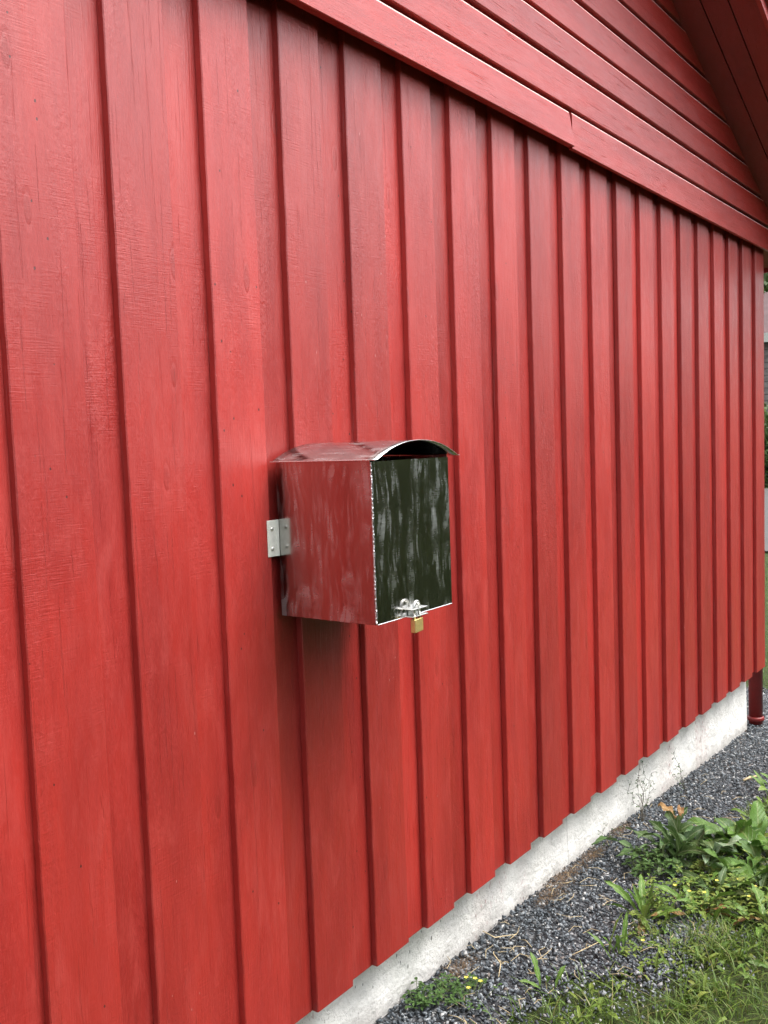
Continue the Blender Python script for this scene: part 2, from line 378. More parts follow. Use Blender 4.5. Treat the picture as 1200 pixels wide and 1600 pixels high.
g = npmesh('driveway', V, [(j*15+i, j*15+i+1, (j+1)*15+i+1, (j+1)*15+i) for j in range(29) for i in range(14)], simple('driveway_grit', (.075, .072, .068), .9, 0, 30, .4)); tag(g, kind='structure')

# loose crushed stone: tens of thousands of small angular pieces
def stones(n, px, py, smin, smax, lift=0.):
    ph = (1+5**.5)/2
    I = np.array([(-1,ph,0),(1,ph,0),(-1,-ph,0),(1,-ph,0),(0,-1,ph),(0,1,ph),(0,-1,-ph),(0,1,-ph),(ph,0,-1),(ph,0,1),(-ph,0,-1),(-ph,0,1)])/1.902
    F = np.array([(0,11,5),(0,5,1),(0,1,7),(0,7,10),(0,10,11),(1,5,9),(5,11,4),(11,10,2),(10,7,6),(7,1,8),(3,9,4),(3,4,2),(3,2,6),(3,6,8),(3,8,9),(4,9,5),(2,4,11),(6,2,10),(8,6,7),(9,8,1)])
    Cb = np.array([(-1,-1,-1),(1,-1,-1),(1,1,-1),(-1,1,-1),(-1,-1,1),(1,-1,1),(1,1,1),(-1,1,1)])/1.6
    I = Cb; F = np.array([(0,2,1),(0,3,2),(4,5,6),(4,6,7),(0,1,5),(0,5,4),(1,2,6),(1,6,5),(2,3,7),(2,7,6),(3,0,4),(3,4,7)])
    n = len(px); s = smin+(smax-smin)*nr.rand(n)**2.2
    V = I[None]*(1+.5*(nr.rand(n, 8, 3)-.5)*2)*(1-.35*nr.rand(n, 8, 1))
    sc = np.stack([.75+.55*nr.rand(n), .5+.35*nr.rand(n), .28+.3*nr.rand(n)], -1)[:, None, :]
    V = V*sc*s[:, None, None]*.62
    # random rotation
    a = nr.rand(n)*2*PI; b = (nr.randn(n))*.6; c = (nr.randn(n))*.6
    ca, sa, cb, sb, cc, sc_ = np.cos(a), np.sin(a), np.cos(b), np.sin(b), np.cos(c), np.sin(c)
    x, y, z = V[..., 0], V[..., 1], V[..., 2]
    y, z = y*cb[:, None]-z*sb[:, None], y*sb[:, None]+z*cb[:, None]
    x, z = x*cc[:, None]+z*sc_[:, None], -x*sc_[:, None]+z*cc[:, None]
    x, y = x*ca[:, None]-y*sa[:, None], x*sa[:, None]+y*ca[:, None]
    zz = gz(px, py)+s*.12+nr.rand(n)*.006+lift
    V = np.stack([x+px[:, None], y+py[:, None], z+zz[:, None]], -1).reshape(-1, 3)
    return V, (F[None]+8*np.arange(n)[:, None, None]).reshape(-1, 3)
pts = []
while len(pts) < 30000:
    x = rnd.uniform(.1, 4.2) if rnd.random() < .93 else rnd.uniform(-2.5, .1); y = rnd.uniform(-.8, .098)
    if y < edge_y(x)-.02: 
        continue
    if x > 2.9 and rnd.random() < .35: continue
    pts.append((x, y))
for _ in range(9000):
    x = rnd.uniform(4.08, 5.1); y = rnd.uniform(-.8, 1.8)
    if y > .1 or y > edge_y(x): pts.append((x, y))
for _ in range(2600):   # strays in the lawn edge
    x = rnd.uniform(.5, 4.5); e = edge_y(x); pts.append((x, e-abs(rnd.gauss(0, .14))))
for _ in range(1800):   # bare stony patch between the weeds
    pts.append((rnd.gauss(1.25, .22), rnd.gauss(-.47, .05)))
pts = np.array(pts); V, F = stones(0, pts[:, 0], pts[:, 1], .006, .020)
g = npmesh('gravel', V, F, M_gravel); tag(g, 'loose dark grey crushed stone along the foot of the white foundation', 'gravel', kind='stuff')

# ------------------------------------------------------------------ house
house = empty('red_house', (0, 0, 0)); tag(house, 'red painted timber house wall with upright boards above a white foundation', 'house')
P = .246
def board(mb, x0, x1, yf, yb, z0, z1, nseg, jit=.0008, ax_='x', cut=0.):
    """one upright board, chamfered section, edges a little uneven. ax_ = axis across its face"""
    c = .0022; vs = []; sec0 = [(x0+c, yf), (x1-c, yf), (x1, yf+c), (x1, yb), (x0, yb), (x0, yf+c)]
    ph = [rnd.uniform(0, 6) for _ in range(4)]; cup = rnd.uniform(-.0008, .0012)
    for i in range(nseg+1):
        z = z0+(z1-z0)*i/nseg
        jl = (math.sin(z*2.1+ph[0])*.0010+rnd.gauss(0, jit*.5)) if nseg > 1 else 0; jr = (math.sin(z*1.7+ph[1])*.0012+rnd.gauss(0, jit*.8)) if nseg > 1 else 0
        jy = math.sin(z*1.3+ph[2])*.0006
        for k, (x, y) in enumerate(sec0):
            dx = jl if k in (0, 4, 5) else jr; dy = jy if k in (0, 1, 2, 5) else 0
            zz = z + (cut*(x-x0)/(x1-x0) if i == 0 else 0)
            vs.append((x+dx, y+dy, zz) if ax_ == 'x' else ((y+dy), x+dx, zz))
    n = 6; fs = [tuple(range(n)), tuple(nseg*n+k for k in range(n))]
    for i in range(nseg):
        for k in range(n): fs.append((i*n+k, i*n+(k+1) % n, (i+1)*n+(k+1) % n, (i+1)*n+k))
    mb.add(vs, fs)
mb = MB()
for k in range(-16, 17):
    x0 = k*P; w = .148+rnd.uniform(-.004, .004) if k < 16 else .172
    sh = {-3: .010}.get(k, 0)
    board(mb, x0, x0+w+sh, 0, .0183, rnd.uniform(-.002, .002), 2.62, 70 if -5 < k < 8 else 30, cut=rnd.uniform(-.0015, .0015))
    if k < 16: board(mb, x0+.123, x0+P+.025, .0190, .037, rnd.uniform(-.005, .002), 2.60, 40 if -5 < k < 8 else 12)
mb.build('board_wall', M_red, house)
# fresh chips and pale scratches low on the far boards and nail heads are in the paint; sides and back of the house
for sx in (1, -1):
    mb = MB()
    for k in range(25):
        y0 = .06+k*P
        if sx > 0:
            board(mb, y0, y0+.148, 4.093, 4.0745, 0, 2.5, 1, ax_='y'); board(mb, y0+.123, y0+P+.025, 4.074, 4.055, 0, 2.5, 1, ax_='y')
        else:
            board(mb, y0, y0+.148, -4.093, -4.0745, 0, 2.5, 1, ax_='y'); board(mb, y0+.123, y0+P+.025, -4.074, -4.055, 0, 2.5, 1, ax_='y')

    if k == 24: mb.build('side_wall', M_redy, house)
mb = MB(); mb.box((-4.05, .045, -.02), (4.05, 6.2, 2.50)); mb.build('gap_shade_frame', M_shade_timber, house)
mb = MB()
vs = [(-4.05, 6.2, 2.5), (4.05, 6.2, 2.5), (0, 6.2, 4.2), (-4.05, 6.23, 2.5), (4.05, 6.23, 2.5), (0, 6.23, 4.2)]
mb.add(vs, [(0, 1, 2), (3, 5, 4), (0, 3, 4, 1), (1, 4, 5, 2), (2, 5, 3, 0)]); mb.box((-4.05, 6.203, -.02), (4.05, 6.235, 2.498)); mb.build('back_wall', M_redy, house)
# foundation, slightly uneven face
mb = MB(); nx, nz = 160, 8; vs = []; fs = []
for j in range(nz+1):
    for i in range(nx+1):
        x = -4.07+8.14*i/nx; z = -.9+.88*j/nz
        vs.append((x, .10+.0025*math.sin(x*3.1+j)+rnd.gauss(0, .0006), z))
for j in range(nz):
    for i in range(nx): a = j*(nx+1)+i; fs.append((a, a+1, a+nx+2, a+nx+1))
nb = len(vs)
vs += [(-4.07, 6.25, -.9), (4.07, 6.25, -.9), (4.07, 6.25, -.0205), (-4.07, 6.25, -.0205)]
A0, A1, B0, B1 = 0, nx, nz*(nx+1), nz*(nx+1)+nx
fs += [(A1, nb+1, nb+2) + tuple((j*(nx+1)+nx) for j in range(nz, 0, -1)), (nb, nb+1, nb+2, nb+3), tuple(B0+i for i in range(nx+1))+(nb+2, nb+3), (A0, nb, nb+3)+tuple(j*(nx+1) for j in range(nz, 0, -1))]
mb.add(vs, fs); mb.build('foundation', M_found, house)

# gable: lapped level boards with a sky highlight coloured onto the top chamfer and an open shadow gap
SL = .4084; ZR = 4.2875                       # soffit line z = ZR - SL*|x|
def hboard(mb, xa, xb, z0, z1, y, th=.028, seg=40, ch=.0085, slant=None, wob=.0012, tilt=0., ph=0):
    if not mb.mi: mb.mi = (M_glint, set())
    sec = [(y-tilt, z0+.002), (y, z1-ch*1.6), (y+ch*.08, z1-ch*1.0), (y+ch*.30, z1-ch*.45), (y+ch*.8, z1-ch*.1), (y+ch*1.2, z1), (y+th, z1), (y+th, z0), (y-tilt+.002, z0)]; vs = []
    for i in range(seg+1):
        t = i/seg
        for k, (yy, zz) in enumerate(sec):
            xl, xr = xa, xb
            if slant: xl, xr = slant(zz)
            x = xl+(xr-xl)*t
            vs.append((x, yy+wob*.5*math.sin(x*2.3+ph), zz+wob*math.sin(x*1.7+ph*2+(0 if 0 < k < 7 else 1.3))))
    n = 9; fs = [tuple(range(n)), tuple(seg*n+k for k in range(n))]
    for i in range(seg):
        for k in range(n):
            fs.append((i*n+k, i*n+(k+1) % n, (i+1)*n+(k+1) % n, (i+1)*n+k))
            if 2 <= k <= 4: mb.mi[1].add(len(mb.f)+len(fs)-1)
    mb.add(vs, fs)
mb = MB(); z = 2.5605; i = 0
hs_ = [2.6865, 2.8105, 2.940, 3.070, 3.200]+[3.200+.1295*k for k in range(1, 9)]
for zt in hs_:
    def sl(zz): e = (ZR+.05-zz)/SL; e = max(e, .02); return (-min(e, 4.15), min(e, 4.15))
    hboard(mb, 0, 0, z, zt, -.05+rnd.uniform(-.0015, .0015), slant=sl, ph=i*1.9, seg=60); z = zt+.0145; i += 1
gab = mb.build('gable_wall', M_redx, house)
mb = MB()   # near-black cavity lining and battens: gap shade put into their colour
mb.add([(-4.12, -.014, 2.53), (4.12, -.014, 2.53), (4.12, -.014, 2.62), (0, -.014, 4.30), (-4.12, -.014, 2.62), (-4.12, -.003, 2.53), (4.12, -.003, 2.53), (4.12, -.003, 2.62), (0, -.003, 4.30), (-4.12, -.003, 2.62)],
       [(0, 1, 2, 3, 4), (5, 9, 8, 7, 6), (0, 5, 6, 1), (1, 6, 7, 2), (2, 7, 8, 3), (3, 8, 9, 4), (4, 9, 5, 0)])
mb.build('gable_shade_lining', M_shade_timber, house)
mb = MB(); mb.box((-4.10, -.034, 2.447), (4.10, -.0145, 2.535)); mb.box((-4.10, -.0144, 2.452), (4.10, -.0012, 2.528)); mb.build('shade_batten', M_shade_timber, house)  # added dark strips that deepen the shade under the skirt board
mb = MB(); hboard(mb, -4.13, 1.462, 2.428, 2.545, -.050, th=.0155, ch=.0085, tilt=.007, ph=.4, seg=50, wob=.0008, slant=lambda zz: (-4.13, 1.467-.028*max(0, (zz-2.455)/.09)))
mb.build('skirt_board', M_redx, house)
mb = MB(); hboard(mb, 1.466, 4.13, 2.421, 2.548, -.0485, th=.014, ch=.0085, tilt=.0, ph=2.4, seg=30, wob=.0012)
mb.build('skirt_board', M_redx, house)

# roof
roof = MB(); T = .14
for s in (1, -1):
    prof = [(0, ZR+.012), (4.60, ZR+.012-SL*4.60), (4.60, ZR+T-SL*4.60), (0, ZR+T)]
    y0, y1 = -.385, 6.5; vs = [(s*x, y0, z) for x, z in prof]+[(s*x, y1, z) for x, z in prof]
    roof.add(vs, [(0, 1, 2, 3), (7, 6, 5, 4), (0, 4, 5, 1), (1, 5, 6, 2), (2, 6, 7, 3)])
rf = roof.build('roof', M_dark, house)
mb = MB()
ed = [-.026, -.158, -.263, -.372]
def slab(mb, s, ya, yb, xa, xb, lo, hi):   # piece lying along the rake; lo/hi offsets from the soffit line
    vs = []
    for y in (ya, yb):
        for x, o in ((xa, lo), (xb, lo), (xb, hi), (xa, hi)): vs.append((s*x, y, ZR-SL*x+o))
    mb.add(vs, [(0, 1, 2, 3), (7, 6, 5, 4), (0, 4, 5, 1), (1, 5, 6, 2), (2, 6, 7, 3), (3, 7, 4, 0)])
for s in (1, -1):
    for a, b in zip(ed[:-1], ed[1:]): slab(mb, s, a-.003, b+.003, .0, 4.58, -.004, .010)
    for q in range(44):
        ya = .04+q*.14; slab(mb, s, ya, ya+.134, 4.06, 4.58, -.004, .010)
    for q in range(1):
        slab(mb, s, -.0235, .034, 4.135, 4.58, -.004, .010)
mb.build('soffit', M_soff_shade, rf)
mb = MB(); mb2 = MB(); mb3 = MB()
for s in (1, -1):
    slab(mb, s, -.374, -.392, .0, 4.62, -.030, .10); slab(mb2, s, -.394, -.414, .0, 4.64, .018, .20)
    mb3 = MB(); mb3.box((min(s*4.60, s*4.622), -.37, ZR-SL*4.6-.02), (max(s*4.60, s*4.622), 6.5, ZR-SL*4.6+.13)); mb3.build('fascia', M_redx, rf)
mb.build('barge_board', M_redx, rf); mb2.build('barge_board', M_redx, rf)

# downpipe round the corner
dp = MB(); dp.tube([(4.225, .088, -.405), (4.225, .088, 1.2), (4.225, .088, 2.30)], .041, 24); dpo = dp.build('downpipe', M_pipe, house, smooth=False)
for p in dpo.data.polygons: p.use_smooth = len(p.vertices) == 4
c = MB(); c.tube([(4.225, .088, -.372), (4.225, .088, -.366), (4.225, .088, -.352), (4.225, .088, -.346)], [.046, .050, .050, .046], 24); c.build('collar', M_pipe, dpo, True)
c = MB(); c.tube([(4.225, .088, -.55), (4.225, .088, -.392)], .047, 24); c.build('drain_socket', M_drain, dpo, False)
c = MB(); c.tube([(4.225, .088, .02), (4.225, .088, .045)], .044, 24); c.tube([(4.1, .088, .03), (4.19, .088, .03)], .006, 8); c.build('pipe_clamp', M_pipe, dpo)

# ------------------------------------------------------------------ mailbox
bx = empty('mailbox', (.083, -.14, 1.02)); tag(bx, 'smeared stainless steel box with curved lid screwed to the red board wall', 'mailbox')
def rel(mbx): mbx.v = [(x-.083, y+.14, z-1.02) for x, y, z in mbx.v]; return mbx
X0, X1, YB, YF, Z0, Z1 = -.0707, .2365, -.0015, -.280, 1.0195, 1.377
mb = MB(); t_ = .0015
mb.box((X0, YF+.003, Z0), (X0+t_, YB, Z1+.0045)); mb.box((X1-t_, YF+.003, Z0), (X1, YB, Z1+.0055))
mb.box((X0+t_+.0001, YF+.003, Z0+.0001), (X1-t_-.0001, YB-t_-.0001, Z0+t_))
body = rel(mb).build('body', M_steel, bx)
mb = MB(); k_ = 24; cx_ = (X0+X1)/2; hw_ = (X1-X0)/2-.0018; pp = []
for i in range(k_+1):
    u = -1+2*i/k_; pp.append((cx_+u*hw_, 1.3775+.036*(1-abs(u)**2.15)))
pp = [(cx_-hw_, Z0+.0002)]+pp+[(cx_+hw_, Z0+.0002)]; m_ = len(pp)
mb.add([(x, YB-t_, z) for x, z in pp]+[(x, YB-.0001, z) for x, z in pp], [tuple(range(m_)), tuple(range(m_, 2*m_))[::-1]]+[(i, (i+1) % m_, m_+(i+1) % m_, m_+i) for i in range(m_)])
rel(mb).build('back_panel', M_inside_shade, body)
mb = MB(); mb.box((X0+.0020, YF+.010, 1.3640), (X1-.0020, YB-.0020, 1.3665)); rel(mb).build('shade_sheet', M_inside_shade, body)  # added dark sheet, keeps the hollow under the lid black
# door: full front sheet with a folded rim
mb = MB(); mb.bbox((X0+.004, YF-.001, Z0+.0015), (X1-.001, YF+.0015, Z1), .0006)
mb.box((X0+.004, YF+.0016, Z1-.012), (X1-.001, YF+.0028, Z1-.0005))
rel(mb).build('door', M_door, bx)
# ragged weld bead down the near front corner
mb = MB(); n = 110; pts_ = []; rr = []
for i in range(n+1):
    pts_.append((X0+.0015+rnd.gauss(0, .0004), YF+.0012+rnd.gauss(0, .0004), Z0+.002+(Z1-Z0-.003)*i/n)); rr.append(.0016+.0006*rnd.random())
mb.tube(pts_, rr, 6); rel(mb).build('weld_seam', M_weld, body)
mb = MB(); mb.tube([(X0+.004, YF-.001, Z0+.0005), (.06, YF-.0013, Z0+.0005), (X1-.002, YF-.001, Z0+.0005)], .0011, 6); rel(mb).build('rim', M_weld, body)
# curved lid: circular-arc sheet with flat eaves
mb = MB(); XL, XR, YA, YZ = -.089, .2475, -.306, -.001; n = 40; ze = 1.3815; rise = .0395; vs = []; th = .0016
cxm = (XL+XR)/2; hw = (XR-XL)/2; fl = .006
def arc(x):
    u = abs(x-cxm)/(hw-fl); 
    return ze+rise*(1-min(u, 1)**2.15)
sh = [XL+(XR-XL)*i/n for i in range(n+1)]
NY = 10
for j in range(NY+1):
    y = YA+(YZ-YA)*j/NY
    for x in sh: vs.append((x, y, arc(x)+.0006*math.sin(x*22+y*9)*math.sin(y*14)))
nv = len(vs)
for j in range(NY+1):
    y = YA+(YZ-YA)*j/NY
    for x in sh: vs.append((x, y, arc(x)-th+.0006*math.sin(x*22+y*9)*math.sin(y*14)))
fs = []
for j in range(NY):
    for i in range(n):
        a = j*(n+1)+i; fs.append((a, a+1, a+n+2, a+n+1)); b = nv+a; fs.append((b, b+n+1, b+n+2, b+1))
for i in range(n): fs += [(i, nv+i, nv+i+1, i+1), (NY*(n+1)+i, NY*(n+1)+i+1, nv+NY*(n+1)+i+1, nv+NY*(n+1)+i)]
for j in range(NY):
    a = j*(n+1); fs.append((a, a+n+1, nv+a+n+1, nv+a)); a += n; fs.append((a, nv+a, nv+a+n+1, a+n+1))
mb.add(vs, fs); lid = rel(mb).build('lid', M_roofs, bx)
for p in lid.data.polygons: p.use_smooth = abs(p.normal.z) > .5
mb = MB(); mb.tube([(x, YA-.0004, arc(x)-.0006) for x in sh], .0005, 6); rel(mb).build('lid_edge', M_weld, lid)
mb = MB(); mb.tube([(XL-.0004, YA, ze-.0006), (XL-.0004, YZ, ze-.0006)], .0009, 6); rel(mb).build('lid_edge', M_weld, lid)
# mounting bracket on the board beside the box
mb = MB(); mb.bbox((-.109, -.0032, 1.161), (-.0715, -.0003, 1.246), .0008)
br = rel(mb).build('mounting_bracket', M_galv, bx)
mb = MB(); mb.bbox((-.0822, -.0042, 1.1612), (-.0719, -.0033, 1.2458), .0004); rel(mb).build('bracket_bend', M_galv, br)
for zz in (1.1805, 1.2265):
    mb = MB(); mb.tube([(-.0955, -.0033, zz), (-.0955, -.0050, zz), (-.0955, -.0066, zz), (-.0955, -.0072, zz)], [.0052, .0048, .0032, .0010], 14)
    rel(mb).build('screw', M_screw, br, True)
# hasp: two bent tabs at the lower rim of the door
mb = MB()
mb.bbox((.033, -.306, 1.0370), (.092, -.2815, 1.0395), .0006); mb.bbox((.0335, -.305, 1.0200), (.094, -.2812, 1.0225), .0006)
mb.bbox((.046, -.2848, 1.0227), (.088, -.2815, 1.0368), .0006)
hp = rel(mb).build('hasp', M_chrome, bx)
# padlock (its own thing)
pl = empty('padlock', (.0600, -.2975, .988), .12); tag(pl, 'small brass padlock with steel shackle hanging from the hasp under the box door', 'padlock')
mb = MB(); mb.bbox((-.0205, -.0065, -.004), (.0185, .0065, .027), .0016); mb.build('body', M_brass, pl)
mb = MB(); a = [(-.013, 0, .027)]+[(-.013*math.cos(t*PI/12), 0, .052+.014*math.sin(t*PI/12)) for t in range(13)]+[(.013, 0, .027)]
mb.tube(a, .0033, 10); mb.build('shackle', M_chrome, pl, True)

# ------------------------------------------------------------------ plants
class Leaves:
    def __init__(s): s.V = []; s.F = []; s.U = []
    def leaf(s, base, az, el, L, Wd, bend=1.2, lobes=0, lobe=.5, wav=.06, fold=.25, stalk=.15, tip=1.0, roll=0., n=10, twist=0.):
        """tapered blade from base, rising at el and arching over by bend (rad)"""
        m = 5; p = Vector(base); a = el; V = []; d0 = Vector((math.cos(az), math.sin(az), 0)); sd_ = Vector((-math.sin(az), math.cos(az), 0))
        ph = rnd.uniform(0, 6)
        for i in range(n+1):
            t = i/n
            if i: a = el-bend*t*t*.9; p = p+(d0*math.cos(a)+Vector((0, 0, 1))*math.sin(a))*(L/n)
            nrm = (-d0*math.sin(a)+Vector((0, 0, 1))*math.cos(a))
            if t < stalk: w = .07
            else:
                q = (t-stalk)/(1-stalk); w = (math.sin(PI*min(1, q**.75*.97+.03))**.7)*(.45+.75*q if tip > .9 else 1)
            w = max(w, .05)
            if lobes and t > stalk: w *= 1-lobe*(.5+.5*math.cos(lobes*2*PI*t+ph))
            tw = twist*t+roll; side = sd_*math.cos(tw)+nrm*math.sin(tw); nn = nrm*math.cos(tw)-sd_*math.sin(tw)
            for k in range(m):
                v = (k/(m-1)-.5)*2; x = v*w*Wd*.5
                back = abs(v)*lobe*.12*L/n*3 if lobes else 0
                V.append(p+side*x+nn*(abs(x)*fold+wav*Wd*math.sin(t*13+ph+(2 if k > 2 else 0))*abs(v))-d0*back)
                s.U.append((t, .5+v*.5*min(1, w+.2)))
        b = len(s.V); s.V += V
        for i in range(n):
            for k in range(m-1): s.F.append((b+i*m+k, b+i*m+k+1, b+(i+1)*m+k+1, b+(i+1)*m+k))
    def obj(s, name, mat, parent=None):
        return npmesh(name, [tuple(v) for v in s.V], s.F, mat, parent, uv=s.U, smooth=True)
def Z(x, y): return float(gz(x, y))
def rosette(name, label, cat, x, y, n, L, Wd, mat, el=(.3, 1.2), bend=(.8, 1.6), lobes=0, lobe=.5, group=None, dead=0, azr=(0, 2*PI), wav=.08, tip=1.0, spread=.02):
    t = empty(name, (x, y, Z(x, y))); tag(t, label, cat, group)
    lf = Leaves()
    for i in range(n):
        az = azr[0]+(azr[1]-azr[0])*(i+rnd.random())/n; k = rnd.uniform(.6, 1.1)
        lf.leaf((rnd.gauss(0, spread), rnd.gauss(0, spread), 0), az, rnd.uniform(*el), L*k, Wd*k*rnd.uniform(.8, 1.15), rnd.uniform(*bend), lobes=lobes, lobe=lobe, roll=rnd.uniform(-.5, .5), twist=rnd.uniform(-.6, .6), wav=wav, tip=tip)
    lf.obj('foliage', mat, t)
    if dead:
        d = Leaves()
        for i in range(dead): d.leaf((0, 0, .01), rnd.uniform(0, 6.28), rnd.uniform(.05, .5), L*.8, Wd*.7, rnd.uniform(.3, 1.), wav=.2, roll=rnd.uniform(-.8, .8))
        d.obj('withered_leaf', L_dead, t)
    return t
th = rosette('thistle', 'dusky green sow thistle with wavy toothed leaves nearest the foundation, left of the glossy dock', 'weed', 1.90, -.27, 44, .22, .062, L_thistle, (.4, 1.35), (.7, 1.7), 5, .42, wav=.14, spread=.05)
d = Leaves(); d.leaf((.02, .04, .17), 1.2, .5, .10, .05, .9, wav=.2); d.leaf((.05, .03, .16), .4, .3, .09, .035, .5, wav=.25); d.obj('withered_leaf', L_dead, th)
d = Leaves()
d.leaf((.0, -.10, .06), -2.2, .9, .17, .07, 1.1, lobes=4, lobe=.5, wav=.15); d.leaf((.0, -.12, .07), -1.2, .8, .15, .06, 1.2, lobes=4, lobe=.5, wav=.15); d.leaf((-.03, -.10, .05), -2.9, .7, .16, .05, 1.2, lobes=5, lobe=.6, wav=.15)
o = d.obj('pale_leaf', L_pale, th)
rosette('dock', 'glossy green broad-leaved dock with long smooth leaves, right of the dusky sow thistle', 'weed', 2.12, -.43, 26, .21, .085, L_dock, (.55, 1.4), (.6, 1.5), 0, wav=.09, spread=.06)
rosette('dock', 'low spreading broad-leaved dock in front of the larger dock by the lawn', 'weed', 1.86, -.54, 18, .19, .08, L_dock, (.3, 1.1), (.8, 1.5), 0, wav=.1, spread=.05)
rosette('plantain', 'light green plantain rosette with withered lower leaves alone in the gravel near the corner', 'weed', 2.92, -.345, 12, .17, .040, L_dand, (.6, 1.3), (.4, 1.2), 0, dead=4, wav=.06)
rosette('dandelion', 'tall dandelion with upright toothed leaves at the edge of the grey gravel', 'weed', 1.36, -.305, 10, .20, .045, L_dand, (.7, 1.45), (.3, 1.2), 5, .4, dead=2)
rosette('dandelion', 'flat dandelion with pale arching toothed leaves right of the upright dandelion', 'weed', 1.50, -.46, 10, .19, .05, L_dand, (.3, 1.0), (.7, 1.3), 6, .5, dead=3)
rosette('dandelion', 'dandelion half hidden among yellow green herbs below the dock', 'weed', 1.72, -.60, 9, .17, .05, L_dand, (.4, 1.1), (.7, 1.3), 5, .45)
rosette('dandelion', 'narrow upright dandelion shoot at the near edge of the lawn', 'weed', 1.06, -.33, 6, .15, .030, L_dand, (.9, 1.5), (.3, .8), 5, .4)
rosette('dandelion', 'single small dandelion shoot in the gravel at the bottom of the photo', 'weed', .79, -.235, 5, .11, .028, L_dand, (.7, 1.4), (.4, .9), 4, .3)

def herb(name, label, x, y, n, rad, hgt, mat, flowers=0, leafsize=.022, seed=0, lobes=0):
    t = empty(name, (x, y, Z(x, y))); tag(t, label, 'weed')
    lf = Leaves(); st = MB(); fl = Leaves()
    for i in range(n):
        a = rnd.uniform(0, 2*PI); r_ = rad*math.sqrt(rnd.random()); px, py = r_*math.cos(a), r_*math.sin(a); h = hgt*rnd.uniform(.4, 1.1)
        st.tube([(px*.6, py*.6, 0), (px*.85, py*.85, h*.6), (px, py, h)], .0008, 4, False)
        q = rnd.uniform(0, 6.28); nl = rnd.choice((3, 3, 5))
        for k in range(nl):
            lf.leaf((px, py, h-rnd.uniform(0, .01)), q+k*2*PI/nl*(.8 if nl == 5 else 1), rnd.uniform(.1, .6), leafsize*rnd.uniform(.7, 1.3), leafsize*.62, .8, lobes=lobes, lobe=.35, n=6, wav=.05)
    for i in range(flowers):
        a = rnd.uniform(0, 2*PI); r_ = rad*rnd.random(); px, py = r_*math.cos(a), r_*math.sin(a); h = hgt*rnd.uniform(.9, 1.4)
        st.tube([(px*.7, py*.7, 0), (px, py, h)], .0007, 4, False)
        fl = Leaves()
        for k in range(5): fl.leaf((px, py, h), k*1.257, .35, .008, .0075, .2, n=4, wav=0, stalk=0.)
        fl.obj('flower', L_flower, t)
    st.build('stems', M_stem, t, fix=False); lf.obj('foliage', mat, t)
    return t
rosette('dandelion', 'bushy dandelion with dark toothed leaves at the right edge below the dock', 'weed', 1.66, -.50, 16, .17, .045, L_thistle, (.3, 1.2), (.7, 1.5), 5, .5, spread=.05)
rosette('dandelion', 'broad pale green dandelion at the right edge beside the lawn', 'weed', 1.55, -.66, 14, .17, .05, L_dand, (.3, 1.1), (.7, 1.5), 5, .45, dead=2)
herb('cranesbill', 'small dark green cranesbill growing against the foundation at the bottom of the photo', .50, .045, 22, .05, .045, L_cran, 0, .024, lobes=2)
herb('buttercup', 'low green buttercup with pale yellow flowers in the gravel near the bottom edge', .60, -.055, 46, .095, .04, L_cran, 4, .02, lobes=2)
herb('buttercup', 'sprawling yellow green buttercup with a few blooms beside the upright dandelion', 1.50, -.37, 60, .12, .07, L_yel, 3, .024, lobes=2)
herb('buttercup', 'yellow green buttercup patch under the toothed pale leaves of the sow thistle', 1.72, -.44, 70, .13, .06, L_yel, 2, .026, lobes=2)
herb('buttercup', 'yellow green buttercup patch at the right edge between dock and lawn', 1.62, -.62, 80, .15, .06, L_yel, 3, .028, lobes=2)
herb('chickweed', 'loose green chickweed spilling onto the gravel left of the sow thistle', 1.72, -.20, 44, .10, .08, L_cran, 0, .026)
herb('chickweed', 'thin chickweed on the dark soil at the near lawn edge', 1.18, -.42, 30, .12, .03, L_yel, 1, .018)

def cl(x, y): return math.sin(x*7.1+y*3.3)+math.sin(y*11.7-x*4.1)+math.sin(x*19+y*17)*.6
rl = Leaves()
for i in range(1500):
    x = rnd.uniform(.6, 3.4); y = edge_y(x)-.02-abs(rnd.gauss(0, .28))
    if cl(x*1.3, y*1.6) < -.2: continue
    rl.leaf((x, y, Z(x, y)), rnd.uniform(0, 6.28), rnd.uniform(.2, 1.1), rnd.uniform(.02, .07), rnd.uniform(.010, .022), rnd.uniform(.4, 1.2), lobes=rnd.choice((0, 0, 3)), lobe=.35, n=6, roll=rnd.uniform(-.6, .6))
for i in range(420):
    x = rnd.uniform(1.25, 2.7); y = -.30-.10*(x-1.3)*.2-abs(rnd.gauss(.12, .16))
    if cl(x*2.3, y*2.6) < -.1: continue
    rl.leaf((x, y, Z(x, y)), rnd.uniform(0, 6.28), rnd.uniform(.2, 1.3), rnd.uniform(.04, .12), rnd.uniform(.014, .032), rnd.uniform(.4, 1.5), lobes=rnd.choice((0, 3, 4)), lobe=.4, n=8, roll=rnd.uniform(-.8, .8), twist=rnd.uniform(-.8, .8), wav=.12)
o = rl.obj('ground_cover', L_yel); tag(o, 'small broad-leaved weeds mixed into the lawn edge', 'ground cover', kind='stuff')
